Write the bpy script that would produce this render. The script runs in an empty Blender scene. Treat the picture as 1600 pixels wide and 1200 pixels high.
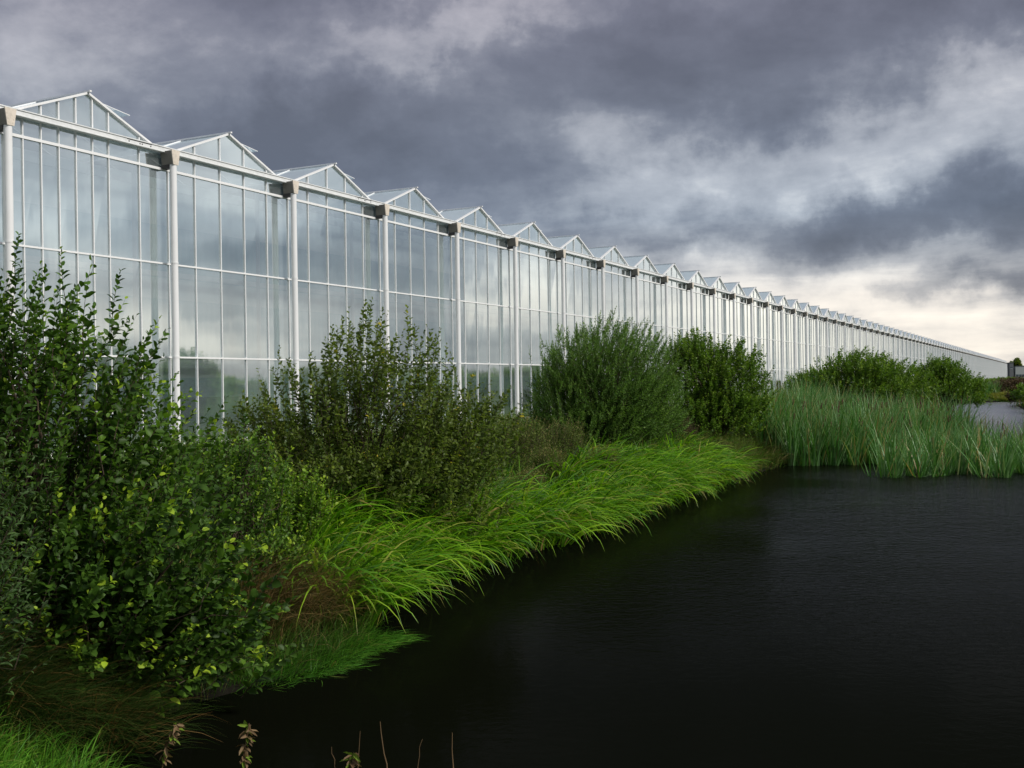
import bpy, math
import numpy as np
from mathutils import Vector
R = math.radians
C = bpy.context.scene.collection
scn = bpy.context.scene
rng = np.random.default_rng(7)

# ------------------------------------------------------------------ camera
cam_d = bpy.data.cameras.new('camera'); cam = bpy.data.objects.new('camera', cam_d); C.objects.link(cam)
cam_d.sensor_width = 36.0; cam_d.lens = 38.015; cam_d.clip_start = 0.1; cam_d.clip_end = 4000
ROLL = 0.0151
# looks along +Y, water is z = 0, eye 2.6 m above it
cam.location = (0, 0, 2.6)
cam.rotation_mode = 'QUATERNION'
from mathutils import Matrix
cam.rotation_quaternion = (Matrix.Rotation(R(90), 3, 'X') @ Matrix.Rotation(-ROLL, 3, 'Z')).to_quaternion()
scn.camera = cam
scn.render.resolution_x = 1024; scn.render.resolution_y = 768
scn.view_settings.view_transform = 'Standard'; scn.view_settings.look = 'None'
scn.view_settings.exposure = 0.62; scn.view_settings.gamma = 1.0
scn.render.engine = 'CYCLES'
scn.cycles.max_bounces = 10; scn.cycles.transparent_max_bounces = 24
scn.cycles.diffuse_bounces = 3; scn.cycles.glossy_bounces = 4

SUN_AZ, SUN_EL = 116.0, 38.0       # azimuth clockwise from +Y (towards the water side)

# ------------------------------------------------------------------ node helpers
class NT:
    def __init__(s, tree): s.t = tree
    def n(s, typ, **kw):
        nd = s.t.nodes.new(typ)
        for k, v in kw.items(): setattr(nd, k, v)
        return nd
    def put(s, sock, v):
        if isinstance(v, bpy.types.NodeSocket): s.t.links.new(v, sock)
        elif v is not None: sock.default_value = v
    def m(s, op, a, b=None, c=None, clamp=False):
        nd = s.n('ShaderNodeMath', operation=op, use_clamp=clamp)
        s.put(nd.inputs[0], a)
        if b is not None: s.put(nd.inputs[1], b)
        if c is not None: s.put(nd.inputs[2], c)
        return nd.outputs[0]
    def noise(s, vec, scale, detail=4, rough=.55, dist=0, out='Fac'):
        nd = s.n('ShaderNodeTexNoise'); s.put(nd.inputs['Vector'], vec)
        nd.inputs['Scale'].default_value = scale; nd.inputs['Detail'].default_value = detail
        nd.inputs['Roughness'].default_value = rough; nd.inputs['Distortion'].default_value = dist
        return nd.outputs[out]
    def ramp(s, fac, stops, interp='LINEAR'):
        nd = s.n('ShaderNodeValToRGB'); s.put(nd.inputs[0], fac); e = nd.color_ramp.elements
        nd.color_ramp.interpolation = interp
        while len(e) < len(stops): e.new(0.5)
        for i, (p, c) in enumerate(stops): e[i].position = p; e[i].color = (*c, 1)
        return nd.outputs[0]
    def mix(s, f, a, b, mode='MIX'):
        nd = s.n('ShaderNodeMix', data_type='RGBA', blend_type=mode); s.put(nd.inputs[0], f)
        s.put(nd.inputs[6], a if isinstance(a, bpy.types.NodeSocket) else (*a, 1))
        s.put(nd.inputs[7], b if isinstance(b, bpy.types.NodeSocket) else (*b, 1))
        return nd.outputs[2]

# ------------------------------------------------------------------ world: storm clouds over a Nishita sky
w = bpy.data.worlds.new('World'); scn.world = w; w.use_nodes = True
w.node_tree.nodes.clear(); N = NT(w.node_tree)
co = N.n('ShaderNodeTexCoord').outputs['Generated']
sp = N.n('ShaderNodeSeparateXYZ'); N.put(sp.inputs[0], co)
dx, dy, dz = sp.outputs
RAD = 180 / math.pi
zc = N.m('MAXIMUM', dz, 0.0)
inv = N.m('DIVIDE', 1.0, N.m('ADD', zc, 0.11))
cv = N.n('ShaderNodeCombineXYZ'); N.put(cv.inputs[0], N.m('MULTIPLY', dx, inv)); N.put(cv.inputs[1], N.m('MULTIPLY', dy, inv)); cv.inputs[2].default_value = 3.7
plane = cv.outputs[0]
# az/el in degrees, warped by noise
wn = N.n('ShaderNodeTexNoise'); N.put(wn.inputs['Vector'], co); wn.inputs['Scale'].default_value = 5.0; wn.inputs['Detail'].default_value = 5; wn.inputs['Roughness'].default_value = .55
ws = N.n('ShaderNodeSeparateColor'); N.put(ws.inputs[0], wn.outputs['Color'])
az = N.m('MULTIPLY', N.m('ARCTAN2', dx, dy), RAD)
el = N.m('MULTIPLY', N.m('ARCSINE', dz), RAD)
wn2 = N.n('ShaderNodeTexNoise'); N.put(wn2.inputs['Vector'], co); wn2.inputs['Scale'].default_value = 17.0; wn2.inputs['Detail'].default_value = 7; wn2.inputs['Roughness'].default_value = .6
ws2 = N.n('ShaderNodeSeparateColor'); N.put(ws2.inputs[0], wn2.outputs['Color'])
lowf = N.m('MINIMUM', N.m('MULTIPLY_ADD', zc, 5.0, .25), 1.0)
azw = N.m('ADD', N.m('ADD', az, N.m('MULTIPLY', N.m('SUBTRACT', ws.outputs[0], .5), 16.0)), N.m('MULTIPLY', N.m('SUBTRACT', ws2.outputs[0], .5), 9.0))
el_ = N.m('ADD', el, N.m('MULTIPLY', N.m('MULTIPLY', N.m('SUBTRACT', ws2.outputs[1], .5), 5.0), lowf))
elw = N.m('ADD', el_, N.m('MULTIPLY', N.m('SUBTRACT', ws.outputs[1], .5), N.m('MINIMUM', N.m('ADD', N.m('MULTIPLY', zc, 28.0), 2.0), 9.0)))
# (azimuth, elevation, half width, half height, tilt deg, strength)
BLOBS = [(20, 12.0, 11, 2.6, 5, .24), (6, 9.8, 7, 1.8, 8, .19), (26, 14.0, 5, 2.4, 10, .12), (-7, 16.6, 7, 1.6, 16, .24), (2, 18.6, 5, 1.1, 5, .12), (3, 12.6, 5, 1.2, 12, .10),
         (-25, 15.4, 7, 2.0, -4, .18), (-22, 19, 6, 1.6, 0, .04), (-13, 11.6, 14, 2.5, 2, -.28), (10, 14.9, 9, 1.7, 3, -.22), (14, 17.5, 10, 1.8, 2, -.16),
         (22, 7.9, 15, 1.3, -2, -.34), (26, 18.5, 8, 2.6, 0, -.26), (-10, 20, 9, 1.0, 0, -.14), (10.5, 7.2, 4.5, 1.1, 24, .16),
         (21, 2.6, 13, 2.9, -6, .46), (9, 4.6, 5.5, 2.0, 12, .20), (15, 5.0, 4, 1.2, 0, .10), (19.5, 4.4, 2.2, .45, 0, -.18), (24.5, 4.4, 3.4, .7, 4, -.34), (16, 3.2, 2.0, .3, -4, -.10),
         (42, 4, 10, 5, 0, .46), (51.5, 5.2, 2.4, 1.8, 20, .42), (57, 5.5, 2.6, 2.6, 10, -.16), (74, 7.6, 4.0, 1.6, 14, .42), (69, 2.8, 8, 1.1, 0, .40), (66, 12, 10, 3, 10, .24), (78, 5, 16, 1.8, 0, .10), (64, 22, 22, 5, 0, .30),
         (95, 35, 45, 22, 0, .30), (-120, 20, 60, 20, 0, .16)]
acc = None
for a0, e0, ra, re, tl, amp in BLOBS:
    if amp == 0: continue
    ct, st = math.cos(R(tl)), math.sin(R(tl))
    u = N.m('SUBTRACT', azw, a0); v = N.m('SUBTRACT', elw, e0)
    p = N.m('MULTIPLY_ADD', u, ct / ra, N.m('MULTIPLY', v, st / ra))
    q = N.m('MULTIPLY_ADD', u, -st / re, N.m('MULTIPLY', v, ct / re))
    d2 = N.m('MULTIPLY_ADD', p, p, N.m('MULTIPLY', q, q))
    g = N.m('MULTIPLY', N.m('EXPONENT', N.m('MULTIPLY', d2, -0.8)), amp)
    acc = g if acc is None else N.m('ADD', acc, g)
n1 = N.noise(plane, 1.1, 8, .56, .5)
n2 = N.noise(plane, 3.6, 6, .6, .3)
vs = N.n('ShaderNodeVectorMath', operation='MULTIPLY'); N.put(vs.inputs[0], co); vs.inputs[1].default_value = (1, 1, 1.7)
n3 = N.noise(vs.outputs[0], 6.5, 12, .60, .15)
cl = N.m('ADD', N.m('ADD', N.m('MULTIPLY', N.m('SUBTRACT', n1, .5), .60), N.m('MULTIPLY', N.m('SUBTRACT', n2, .5), .16)), N.m('MULTIPLY', N.m('SUBTRACT', n3, .5), .74))
val = N.m('ADD', N.m('ADD', cl, acc), .31)
ccol = N.ramp(val, [(0.0, (.088, .094, .118)), (.20, (.120, .128, .158)), (.33, (.165, .173, .203)), (.43, (.245, .25, .275)), (.56, (.335, .335, .355)), (.76, (.58, .555, .54)), (1.0, (.78, .73, .68))])
# slate blue low down, purplish grey overhead; warm light near the horizon on the right
low = N.ramp(N.m('DIVIDE', el, 30.0), [(0.0, (1.03, 1.0, .92)), (.14, (1.02, 1.0, .95)), (.28, (.88, .98, 1.06)), (.48, (.95, .98, 1.02)), (.68, (1.03, .98, 1.03)), (1.0, (.98, 1.0, 1.02))])
ccol = N.mix(1.0, ccol, low, 'MULTIPLY')
sky = N.n('ShaderNodeTexSky', sky_type='NISHITA'); sky.sun_disc = False
sky.sun_elevation = R(SUN_EL); sky.sun_rotation = R(SUN_AZ)
skyc = N.mix(1.0, sky.outputs[0], (.08, .08, .08), 'MULTIPLY')
final = N.mix(.95, skyc, ccol)
bg = N.n('ShaderNodeBackground'); N.put(bg.inputs[0], final); bg.inputs[1].default_value = 1.0
wo = N.n('ShaderNodeOutputWorld'); N.put(wo.inputs[0], bg.outputs[0])
w.cycles.sampling_method = 'MANUAL'; w.cycles.sample_map_resolution = 512

# ------------------------------------------------------------------ sun through thin cloud
sd = bpy.data.lights.new('sun', 'SUN'); sun = bpy.data.objects.new('sun', sd); C.objects.link(sun)
sd.energy = 2.2; sd.angle = R(12); sd.color = (1.0, .95, .87)
sdir = Vector((math.sin(R(SUN_AZ)) * math.cos(R(SUN_EL)), math.cos(R(SUN_AZ)) * math.cos(R(SUN_EL)), math.sin(R(SUN_EL))))
sun.rotation_mode = 'QUATERNION'; sun.rotation_quaternion = sdir.to_track_quat('Z', 'Y')
sun.location = (30, 0, 40)

# ------------------------------------------------------------------ object helpers
def tag(o, label=None, cat=None, group=None, kind=None):
    if label: o['label'] = label
    if cat: o['category'] = cat
    if group: o['group'] = group
    if kind: o['kind'] = kind
    return o
def empty(name, loc=(0, 0, 0), rz=0):
    o = bpy.data.objects.new(name, None); o.location = loc; o.rotation_euler = (0, 0, rz); o.empty_display_size = .3
    C.objects.link(o); return o
class MB:
    """collects polygons; build() links them as one mesh object"""
    def __init__(s): s.V = []; s.F = []; s.T = []; s.n = 0
    def add(s, V, F, tint=None):
        V = np.asarray(V, float).reshape(-1, 3); F = np.asarray(F, np.int64)
        s.V.append(V); s.F.append(F + s.n); s.n += len(V)
        s.T.append(np.full(len(V), .5) if tint is None else np.broadcast_to(np.asarray(tint, float), (len(V),)))
    def box(s, x0, x1, y0, y1, z0, z1):
        s.add([(x, y, z) for z in (z0, z1) for y in (y0, y1) for x in (x0, x1)],
              [(0, 2, 3, 1), (4, 5, 7, 6), (0, 1, 5, 4), (2, 6, 7, 3), (0, 4, 6, 2), (1, 3, 7, 5)])
    def bar(s, a, b, wd, ht, up=(0, 0, 1)):
        a = np.array(a, float); b = np.array(b, float); d = b - a; d /= np.linalg.norm(d)
        sx = np.cross(d, up); sx /= np.linalg.norm(sx); uy = np.cross(sx, d)
        P = [p + sx * i * wd / 2 + uy * j * ht / 2 for p in (a, b) for i, j in ((-1, -1), (1, -1), (1, 1), (-1, 1))]
        s.add(P, [(3, 2, 1, 0), (4, 5, 6, 7), (0, 1, 5, 4), (1, 2, 6, 5), (2, 3, 7, 6), (3, 0, 4, 7)])
    def quad(s, a, b, c, d, tint=None): s.add([a, b, c, d], [(0, 1, 2, 3)], tint)
    def cyl(s, x, y, z0, z1, r, k=20, r1=None):
        r1 = r if r1 is None else r1
        a = np.linspace(0, 2 * math.pi, k, endpoint=False)
        V = [(x + r * math.cos(t), y + r * math.sin(t), z0) for t in a] + [(x + r1 * math.cos(t), y + r1 * math.sin(t), z1) for t in a]
        s.add(V, [(i, (i + 1) % k, k + (i + 1) % k, k + i) for i in range(k)])
        s.add([V[k + i] for i in range(k)] + [(x, y, z1)], [(i, (i + 1) % k, k, k) for i in range(k)])
    def tubes(s, P, rad, k=4, tint=None):
        """P (n, m, 3) polylines, rad (n, m)"""
        n, m_, _ = P.shape
        T = np.gradient(P, axis=1); T /= np.linalg.norm(T, axis=2, keepdims=True) + 1e-9
        ref = np.where(np.abs(T[..., 2:3]) > .9, np.array([1., 0, 0]), np.array([0, 0, 1.]))
        A = np.cross(T, ref); A /= np.linalg.norm(A, axis=2, keepdims=True) + 1e-9; B = np.cross(T, A)
        an = np.arange(k) * 2 * math.pi / k
        V = P[:, :, None, :] + rad[:, :, None, None] * (A[:, :, None, :] * np.cos(an)[None, None, :, None] + B[:, :, None, :] * np.sin(an)[None, None, :, None])
        i = np.arange(n)[:, None, None] * m_ * k; j = np.arange(m_ - 1)[None, :, None] * k; q = np.arange(k)[None, None, :]; q2 = (q + 1) % k
        F = np.stack([i + j + q, i + j + q2, i + j + k + q2, i + j + k + q], -1).reshape(-1, 4)
        s.add(V.reshape(-1, 3), F, None if tint is None else np.repeat(tint, m_ * k))
    def ribbons(s, P, W, side, tint):
        """P (n,m,3) centre lines, W (n,m) widths, side (n,3) or (n,m,3)"""
        n, m_, _ = P.shape
        if side.ndim == 2: side = side[:, None, :]
        V = np.stack([P - side * W[..., None] / 2, P + side * W[..., None] / 2], 2)
        i = np.arange(n)[:, None] * m_ * 2; j = np.arange(m_ - 1)[None, :] * 2
        F = np.stack([i + j, i + j + 1, i + j + 3, i + j + 2], -1).reshape(-1, 4)
        tt = tint if np.ndim(tint) == 2 else np.repeat(np.asarray(tint)[:, None], m_, 1)
        s.add(V.reshape(-1, 3), F, np.repeat(tt.reshape(-1), 2))
    def mesh(s, name, smooth=False):
        V = np.concatenate(s.V); me = bpy.data.meshes.new(name)
        fs = [f for f in s.F if len(f)]
        tot = []; idx = []
        for f in fs:
            if f.shape[1] == 4:
                tri = f[:, 2] == f[:, 3]
                if tri.any():
                    if tri.all(): idx.append(f[:, :3].reshape(-1)); tot.append(np.full(len(f), 3)); continue
                    idx.append(f[~tri].reshape(-1)); tot.append(np.full((~tri).sum(), 4))
                    idx.append(f[tri][:, :3].reshape(-1)); tot.append(np.full(tri.sum(), 3)); continue
            idx.append(f.reshape(-1)); tot.append(np.full(len(f), f.shape[1]))
        idx = np.concatenate(idx).astype(np.int32); tot = np.concatenate(tot).astype(np.int32)
        st = np.concatenate([[0], np.cumsum(tot)[:-1]]).astype(np.int32)
        me.vertices.add(len(V)); me.vertices.foreach_set('co', V.astype(np.float32).reshape(-1))
        me.loops.add(len(idx)); me.loops.foreach_set('vertex_index', idx)
        me.polygons.add(len(tot)); me.polygons.foreach_set('loop_start', st); me.polygons.foreach_set('loop_total', tot)
        at = me.attributes.new('tint', 'FLOAT', 'POINT'); at.data.foreach_set('value', np.concatenate(s.T).astype(np.float32))
        me.update(calc_edges=True)
        me.polygons.foreach_set('use_smooth', np.full(len(tot), smooth))
        return me
    def build(s, name, mat, parent=None, smooth=False):
        me = s.mesh(name, smooth); me.materials.append(mat)
        o = bpy.data.objects.new(name, me); C.objects.link(o)
        if parent: o.parent = parent
        return o

# ------------------------------------------------------------------ materials
def new_mat(name):
    m = bpy.data.materials.new(name); m.use_nodes = True; m.node_tree.nodes.clear(); return m, NT(m.node_tree)
def out(N, sh):
    o = N.n('ShaderNodeOutputMaterial'); N.put(o.inputs[0], sh)
def prin(N, col, rough=.5, spec=.5, metal=0, bump=None):
    b = N.n('ShaderNodeBsdfPrincipled'); N.put(b.inputs['Base Color'], col if isinstance(col, bpy.types.NodeSocket) else (*col, 1))
    N.put(b.inputs['Roughness'], rough); b.inputs['Specular IOR Level'].default_value = spec; b.inputs['Metallic'].default_value = metal
    if bump is not None: N.put(b.inputs['Normal'], bump)
    return b.outputs[0]
def bump(N, h, strength=.3, dist=.01):
    b = N.n('ShaderNodeBump'); b.inputs['Strength'].default_value = strength; b.inputs['Distance'].default_value = dist; N.put(b.inputs['Height'], h); return b.outputs[0]
def objco(N): return N.n('ShaderNodeTexCoord').outputs['Object']
def paint(name, col, rough=.4, dirt=.12, scale=3.0, dcol=None):
    m, N = new_mat(name); v = objco(N)
    n = N.noise(v, scale, 6, .65)
    f = N.m('MULTIPLY', N.m('SUBTRACT', n, .42, clamp=True), dirt * 6, clamp=True)
    c = N.mix(f, col, dcol or tuple(x * .72 for x in col))
    out(N, prin(N, c, rough, .45, 0, bump(N, N.noise(v, 60, 2), .05, .004))); return m
M_white = paint('white_paint', (.80, .81, .82), .38, .10, 2.0)
M_rail = paint('white_rail', (.82, .83, .84), .4, .08, 4.0)
M_galv = paint('weathered_beam', (.76, .78, .79), .42, .25, 9.0, (.50, .52, .52))
M_conc = paint('beige_bracket', (.72, .65, .56), .7, .3, 14.0, (.36, .33, .29))
M_dark = paint('dark_seal', (.03, .03, .032), .6, .1)
def leaf_mat(name, stops, rough=.48, trans=.33, spec=.22):
    m, N = new_mat(name)
    a = N.n('ShaderNodeAttribute', attribute_name='tint')
    c = N.ramp(a.outputs['Fac'], stops)
    big = N.noise(N.n('ShaderNodeTexCoord').outputs['Object'], 1.3, 3)
    c = N.mix(N.m('MULTIPLY', N.m('SUBTRACT', big, .35, clamp=True), 1.2, clamp=True), c, N.mix(1.0, c, (1.25, 1.12, .75), 'MULTIPLY'))
    t = N.n('ShaderNodeBsdfTranslucent'); N.put(t.inputs[0], N.mix(1.0, c, (1.15, 1.25, .6), 'MULTIPLY'))
    mx = N.n('ShaderNodeMixShader'); mx.inputs[0].default_value = trans
    N.put(mx.inputs[1], prin(N, c, rough, spec)); N.put(mx.inputs[2], t.outputs[0])
    out(N, mx.outputs[0]); return m
M_goat = leaf_mat('broad_leaf', [(0, (.032, .075, .012)), (.4, (.065, .145, .020)), (.75, (.13, .26, .028)), (1, (.34, .50, .04))], trans=.35)
M_grey = leaf_mat('grey_willow_leaf', [(0, (.04, .080, .028)), (.6, (.075, .145, .045)), (1, (.16, .27, .08))])
M_young = leaf_mat('young_leaf', [(0, (.06, .13, .015)), (.5, (.13, .26, .022)), (1, (.32, .46, .04))])
M_olive = leaf_mat('olive_leaf', [(0, (.058, .094, .022)), (.5, (.12, .18, .034)), (.88, (.18, .24, .038)), (1, (.46, .40, .05))], .42, .4)
M_willow = leaf_mat('willow_leaf', [(0, (.065, .135, .028)), (.55, (.13, .25, .058)), (1, (.26, .40, .12))], .42, .4)
M_alder = leaf_mat('far_leaf', [(0, (.056, .118, .016)), (.5, (.11, .215, .026)), (1, (.26, .37, .05))], .42, .4)
M_brown = leaf_mat('rusty_leaf', [(0, (.05, .035, .02)), (.5, (.085, .055, .035)), (1, (.13, .11, .05))], .6, .2, .2)
M_herb = leaf_mat('weed_leaf', [(0, (.060, .115, .018)), (.5, (.11, .17, .028)), (.8, (.17, .18, .05)), (1, (.27, .21, .10))], .6, .25, .2)
M_sedge = leaf_mat('sedge_blade', [(0, (.025, .080, .006)), (.4, (.090, .26, .008)), (.75, (.20, .44, .015)), (.93, (.32, .54, .03)), (1, (.32, .24, .09))], .38, .38, .4)
M_reed = leaf_mat('reed_blade', [(0, (.045, .16, .015)), (.35, (.070, .21, .040)), (.7, (.125, .28, .10)), (.94, (.20, .33, .14)), (1, (.42, .29, .14))], .45, .3, .35)
M_rough = leaf_mat('rough_grass_blade', [(0, (.03, .07, .010)), (.5, (.06, .135, .016)), (.85, (.10, .20, .022)), (1, (.22, .17, .07))], .55, .3, .25)
M_rush = leaf_mat('rush_blade', [(0, (.018, .045, .008)), (.5, (.034, .075, .011)), (.75, (.07, .07, .018)), (1, (.22, .13, .045))], .55, .2, .25)
M_deadrush = leaf_mat('dead_rush_blade', [(0, (.022, .034, .009)), (.4, (.075, .070, .022)), (1, (.22, .145, .055))], .6, .2, .2)
M_lawn = leaf_mat('lush_grass_blade', [(0, (.03, .10, .010)), (.6, (.075, .25, .018)), (.95, (.16, .36, .03)), (1, (.28, .28, .08))], .45, .35, .35)
M_dry = leaf_mat('dry_stalk', [(0, (.10, .065, .035)), (.6, (.22, .15, .085)), (.8, (.24, .20, .07)), (1, (.16, .26, .03))], .6, .25, .2)
M_head = paint('cattail_head', (.085, .040, .020), .85, .3, 20)
def bark_mat():
    m, N = new_mat('bark'); v = objco(N)
    c = N.ramp(N.noise(v, 12, 5), [(.3, (.045, .032, .022)), (.6, (.10, .075, .052)), (.8, (.075, .085, .045))])
    out(N, prin(N, c, .85, .2, 0, bump(N, N.noise(v, 40, 4), .5, .01))); return m
M_bark = bark_mat()

def glass_mat(name, base, lo, hi, wob=.012, dust=.18, dc=(.74, .85, .89)):
    """thin coated horticultural glass: part see-through, part mirror, rising towards grazing views"""
    m, N = new_mat(name); v = objco(N)
    fr = N.n('ShaderNodeFresnel'); fr.inputs[0].default_value = 1.5
    f = N.m('MULTIPLY_ADD', fr.outputs[0], hi, lo, clamp=True)
    vm = N.n('ShaderNodeVectorMath', operation='MULTIPLY'); N.put(vm.inputs[0], v); vm.inputs[1].default_value = (1, 1, .35)
    b = bump(N, N.noise(vm.outputs[0], 1.6, 2, .4), .25, wob)
    g = N.n('ShaderNodeBsdfGlossy'); g.inputs['Color'].default_value = (.94, 1.0, 1.0, 1); g.inputs['Roughness'].default_value = .035; N.put(g.inputs['Normal'], b)
    t = N.n('ShaderNodeBsdfTransparent'); t.inputs[0].default_value = (*base, 1)
    d = N.n('ShaderNodeBsdfDiffuse'); d.inputs[0].default_value = (*dc, 1)     # dust and diffusing texture of the pane
    m1 = N.n('ShaderNodeMixShader'); ta = N.n('ShaderNodeAttribute', attribute_name='tint'); N.put(m1.inputs[0], N.m('ADD', N.m('MULTIPLY', N.m('SUBTRACT', ta.outputs['Fac'], .5), .16), N.m('MULTIPLY_ADD', N.m('SUBTRACT', N.noise(v, .9, 4, .6), .5), .25, dust), clamp=True)); N.put(m1.inputs[1], t.outputs[0]); N.put(m1.inputs[2], d.outputs[0])
    mx = N.n('ShaderNodeMixShader'); N.put(mx.inputs[0], f); N.put(mx.inputs[1], m1.outputs[0]); N.put(mx.inputs[2], g.outputs[0])
    out(N, mx.outputs[0]); return m
M_glass = glass_mat('wall_glass', (.88, .97, .98), .46, 2.2)
M_roofglass = glass_mat('roof_glass', (.84, .92, .94), .10, .40, .004, .72, (.58, .68, .76))
def screen_mat():
    m, N = new_mat('shade_screen'); v = objco(N)
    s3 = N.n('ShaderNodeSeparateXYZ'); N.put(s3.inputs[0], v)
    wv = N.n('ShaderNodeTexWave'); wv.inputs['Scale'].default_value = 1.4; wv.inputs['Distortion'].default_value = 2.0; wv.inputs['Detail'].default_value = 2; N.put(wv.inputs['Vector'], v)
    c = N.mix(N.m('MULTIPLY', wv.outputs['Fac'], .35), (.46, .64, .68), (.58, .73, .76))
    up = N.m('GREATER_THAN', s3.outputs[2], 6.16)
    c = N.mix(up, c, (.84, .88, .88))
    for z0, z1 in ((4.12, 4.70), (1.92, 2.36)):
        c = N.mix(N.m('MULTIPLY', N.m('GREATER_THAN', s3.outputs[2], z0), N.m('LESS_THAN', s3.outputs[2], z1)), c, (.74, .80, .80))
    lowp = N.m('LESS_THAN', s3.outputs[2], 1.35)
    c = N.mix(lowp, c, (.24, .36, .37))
    out(N, prin(N, c, .8, .1)); return m
M_screen = screen_mat()

def ground_mat():
    m, N = new_mat('soil_and_turf'); v = objco(N)
    n = N.noise(v, .8, 8, .65); n2 = N.noise(v, 7, 6, .7)
    c = N.ramp(N.m('ADD', N.m('MULTIPLY', n, .6), N.m('MULTIPLY', n2, .4)), [(.35, (.018, .020, .010)), (.5, (.028, .045, .013)), (.62, (.045, .075, .017))])
    s3 = N.n('ShaderNodeSeparateXYZ'); N.put(s3.inputs[0], v)
    c = N.mix(N.m('LESS_THAN', N.m('ADD', s3.outputs[2], N.m('MULTIPLY', n2, .1)), .20), c, (.010, .009, .006))     # wet peat at the water line
    out(N, prin(N, c, .95, .1, 0, bump(N, n2, .8, .06))); return m
M_ground = ground_mat()
def water_mat():
    m, N = new_mat('dark_peaty_water'); v = objco(N)
    vm = N.n('ShaderNodeVectorMath', operation='MULTIPLY'); N.put(vm.inputs[0], v); vm.inputs[1].default_value = (1.0, 1.35, 1)
    big = N.noise(v, .11, 3)
    r1 = N.noise(vm.outputs[0], 7.5, 3, .55, .6); r2 = N.noise(vm.outputs[0], 2.2, 2, .5, .3)
    wind = N.m('MULTIPLY', N.m('SUBTRACT', big, .34, clamp=True), 4.0, clamp=True)
    sep = N.n('ShaderNodeSeparateXYZ'); N.put(sep.inputs[0], v)
    # the wind reaches the open water, the lee of the left bank stays smooth
    lee = N.m('SUBTRACT', sep.outputs[0], N.m('MULTIPLY', N.m('SUBTRACT', sep.outputs[1], 16.0), .33))
    open_ = N.m('MULTIPLY', N.m('ADD', lee, -.5), .25, clamp=True)
    open_ = N.m('MULTIPLY', open_, N.m('MULTIPLY', N.m('SUBTRACT', sep.outputs[1], 9.0), .10, clamp=True), clamp=True)
    h = N.m('MULTIPLY', N.m('ADD', N.m('MULTIPLY', r1, .8), N.m('MULTIPLY', r2, .5)), N.m('ADD', N.m('MULTIPLY', N.m('MULTIPLY', wind, open_), N.m('MULTIPLY_ADD', N.m('MULTIPLY', N.m('SUBTRACT', sep.outputs[1], 45.0), .04, clamp=True), 1.2, .75)), .045))
    b = bump(N, h, 1.0, .06)
    fr = N.n('ShaderNodeFresnel'); fr.inputs[0].default_value = 1.33
    fp = N.m('MULTIPLY_ADD', N.m('POWER', fr.outputs[0], 2.9), 1.12, .004, clamp=True)     # polarised: the steep reflections are held back
    g = N.n('ShaderNodeBsdfGlossy'); g.inputs['Color'].default_value = (.92, .92, .95, 1); N.put(g.inputs['Roughness'], N.m('MULTIPLY_ADD', N.m('MULTIPLY', N.m('SUBTRACT', sep.outputs[1], 45.0), .04, clamp=True), .15, .07)); N.put(g.inputs['Normal'], b)
    d = N.n('ShaderNodeBsdfDiffuse'); d.inputs[0].default_value = (.0035, .0042, .0022, 1)
    mx = N.n('ShaderNodeMixShader'); N.put(mx.inputs[0], fp); N.put(mx.inputs[1], d.outputs[0]); N.put(mx.inputs[2], g.outputs[0])
    out(N, mx.outputs[0]); return m
M_water = water_mat()

# ------------------------------------------------------------------ terrain
LEFT_SHORE = [(-1.9, 5.2), (-2.5, 6.5), (-2.95, 7.5), (-3.05, 8.2), (-2.6, 8.9), (-2.3, 9.4), (-1.8, 10.1), (-1.55, 11.0), (-1.6, 12.4), (-1.25, 13.9), (-.35, 15.6),
              (.6, 17.2), (1.7, 19.4), (3.1, 22.4), (4.6, 25.6), (6.0, 28.6), (7.6, 31.8), (11.2, 38), (17, 49.5), (23.2, 60), (26.6, 68), (33.4, 84), (43.5, 106), (50, 111)]
RIGHT_SHORE = [(52.5, 109), (45.5, 98), (39.6, 84), (34, 69), (33, 55), (29, 42), (26, 30), (21, 17), (14, 8), (6, 4.6), (1, 4.6)]
POND = np.array(LEFT_SHORE + RIGHT_SHORE)
def pond_sd(P):
    """signed distance to the shoreline, negative in the water"""
    P = np.asarray(P, float); A = POND; B = np.roll(POND, -1, 0)
    best = np.full(len(P), 1e9); ins = np.zeros(len(P), bool)
    for a, b in zip(A, B):
        ab = b - a; t = np.clip(((P - a) @ ab) / (ab @ ab), 0, 1)
        best = np.minimum(best, np.hypot(*(P - a - t[:, None] * ab).T))
        c = ((a[1] > P[:, 1]) != (b[1] > P[:, 1])) & (P[:, 0] < (b[0] - a[0]) * (P[:, 1] - a[1]) / (b[1] - a[1] + 1e-12) + a[0])
        ins ^= c
    return np.where(ins, -best, best)
def sstep(a, b, x): t = np.clip((x - a) / (b - a), 0, 1); return t * t * (3 - 2 * t)
def gh(P):
    P = np.asarray(P, float); d = pond_sd(P)
    land = .02 + .50 * sstep(0, 1.6, d) + .46 * sstep(1.5, 7, d)
    land = land + sstep(.3, 3, d) * .05 * (np.sin(P[:, 0] * 1.3 + P[:, 1] * .7) + np.sin(P[:, 0] * .5 - P[:, 1] * .9 + 2)) * (1 - sstep(9, 14, d))
    return np.where(d < 0, np.maximum(-.9, .02 + d * .8), land)
def axis(segs):
    o = []
    for a, b, st in segs: o += list(np.arange(a, b, st))
    return np.array(o + [segs[-1][1]])
gx = axis([(-1500, -200, 130), (-200, -30, 17), (-30, -6, 1.5), (-6, 12, .3), (12, 56, 1.0), (56, 200, 12), (200, 1500, 130)])
gy = axis([(-800, -60, 74), (-60, 2, 4), (2, 36, .35), (36, 120, 1.2), (120, 300, 12), (300, 2600, 150)])
GX, GY = np.meshgrid(gx, gy, indexing='ij'); PP = np.stack([GX.ravel(), GY.ravel()], 1)
Z = gh(PP)
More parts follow.
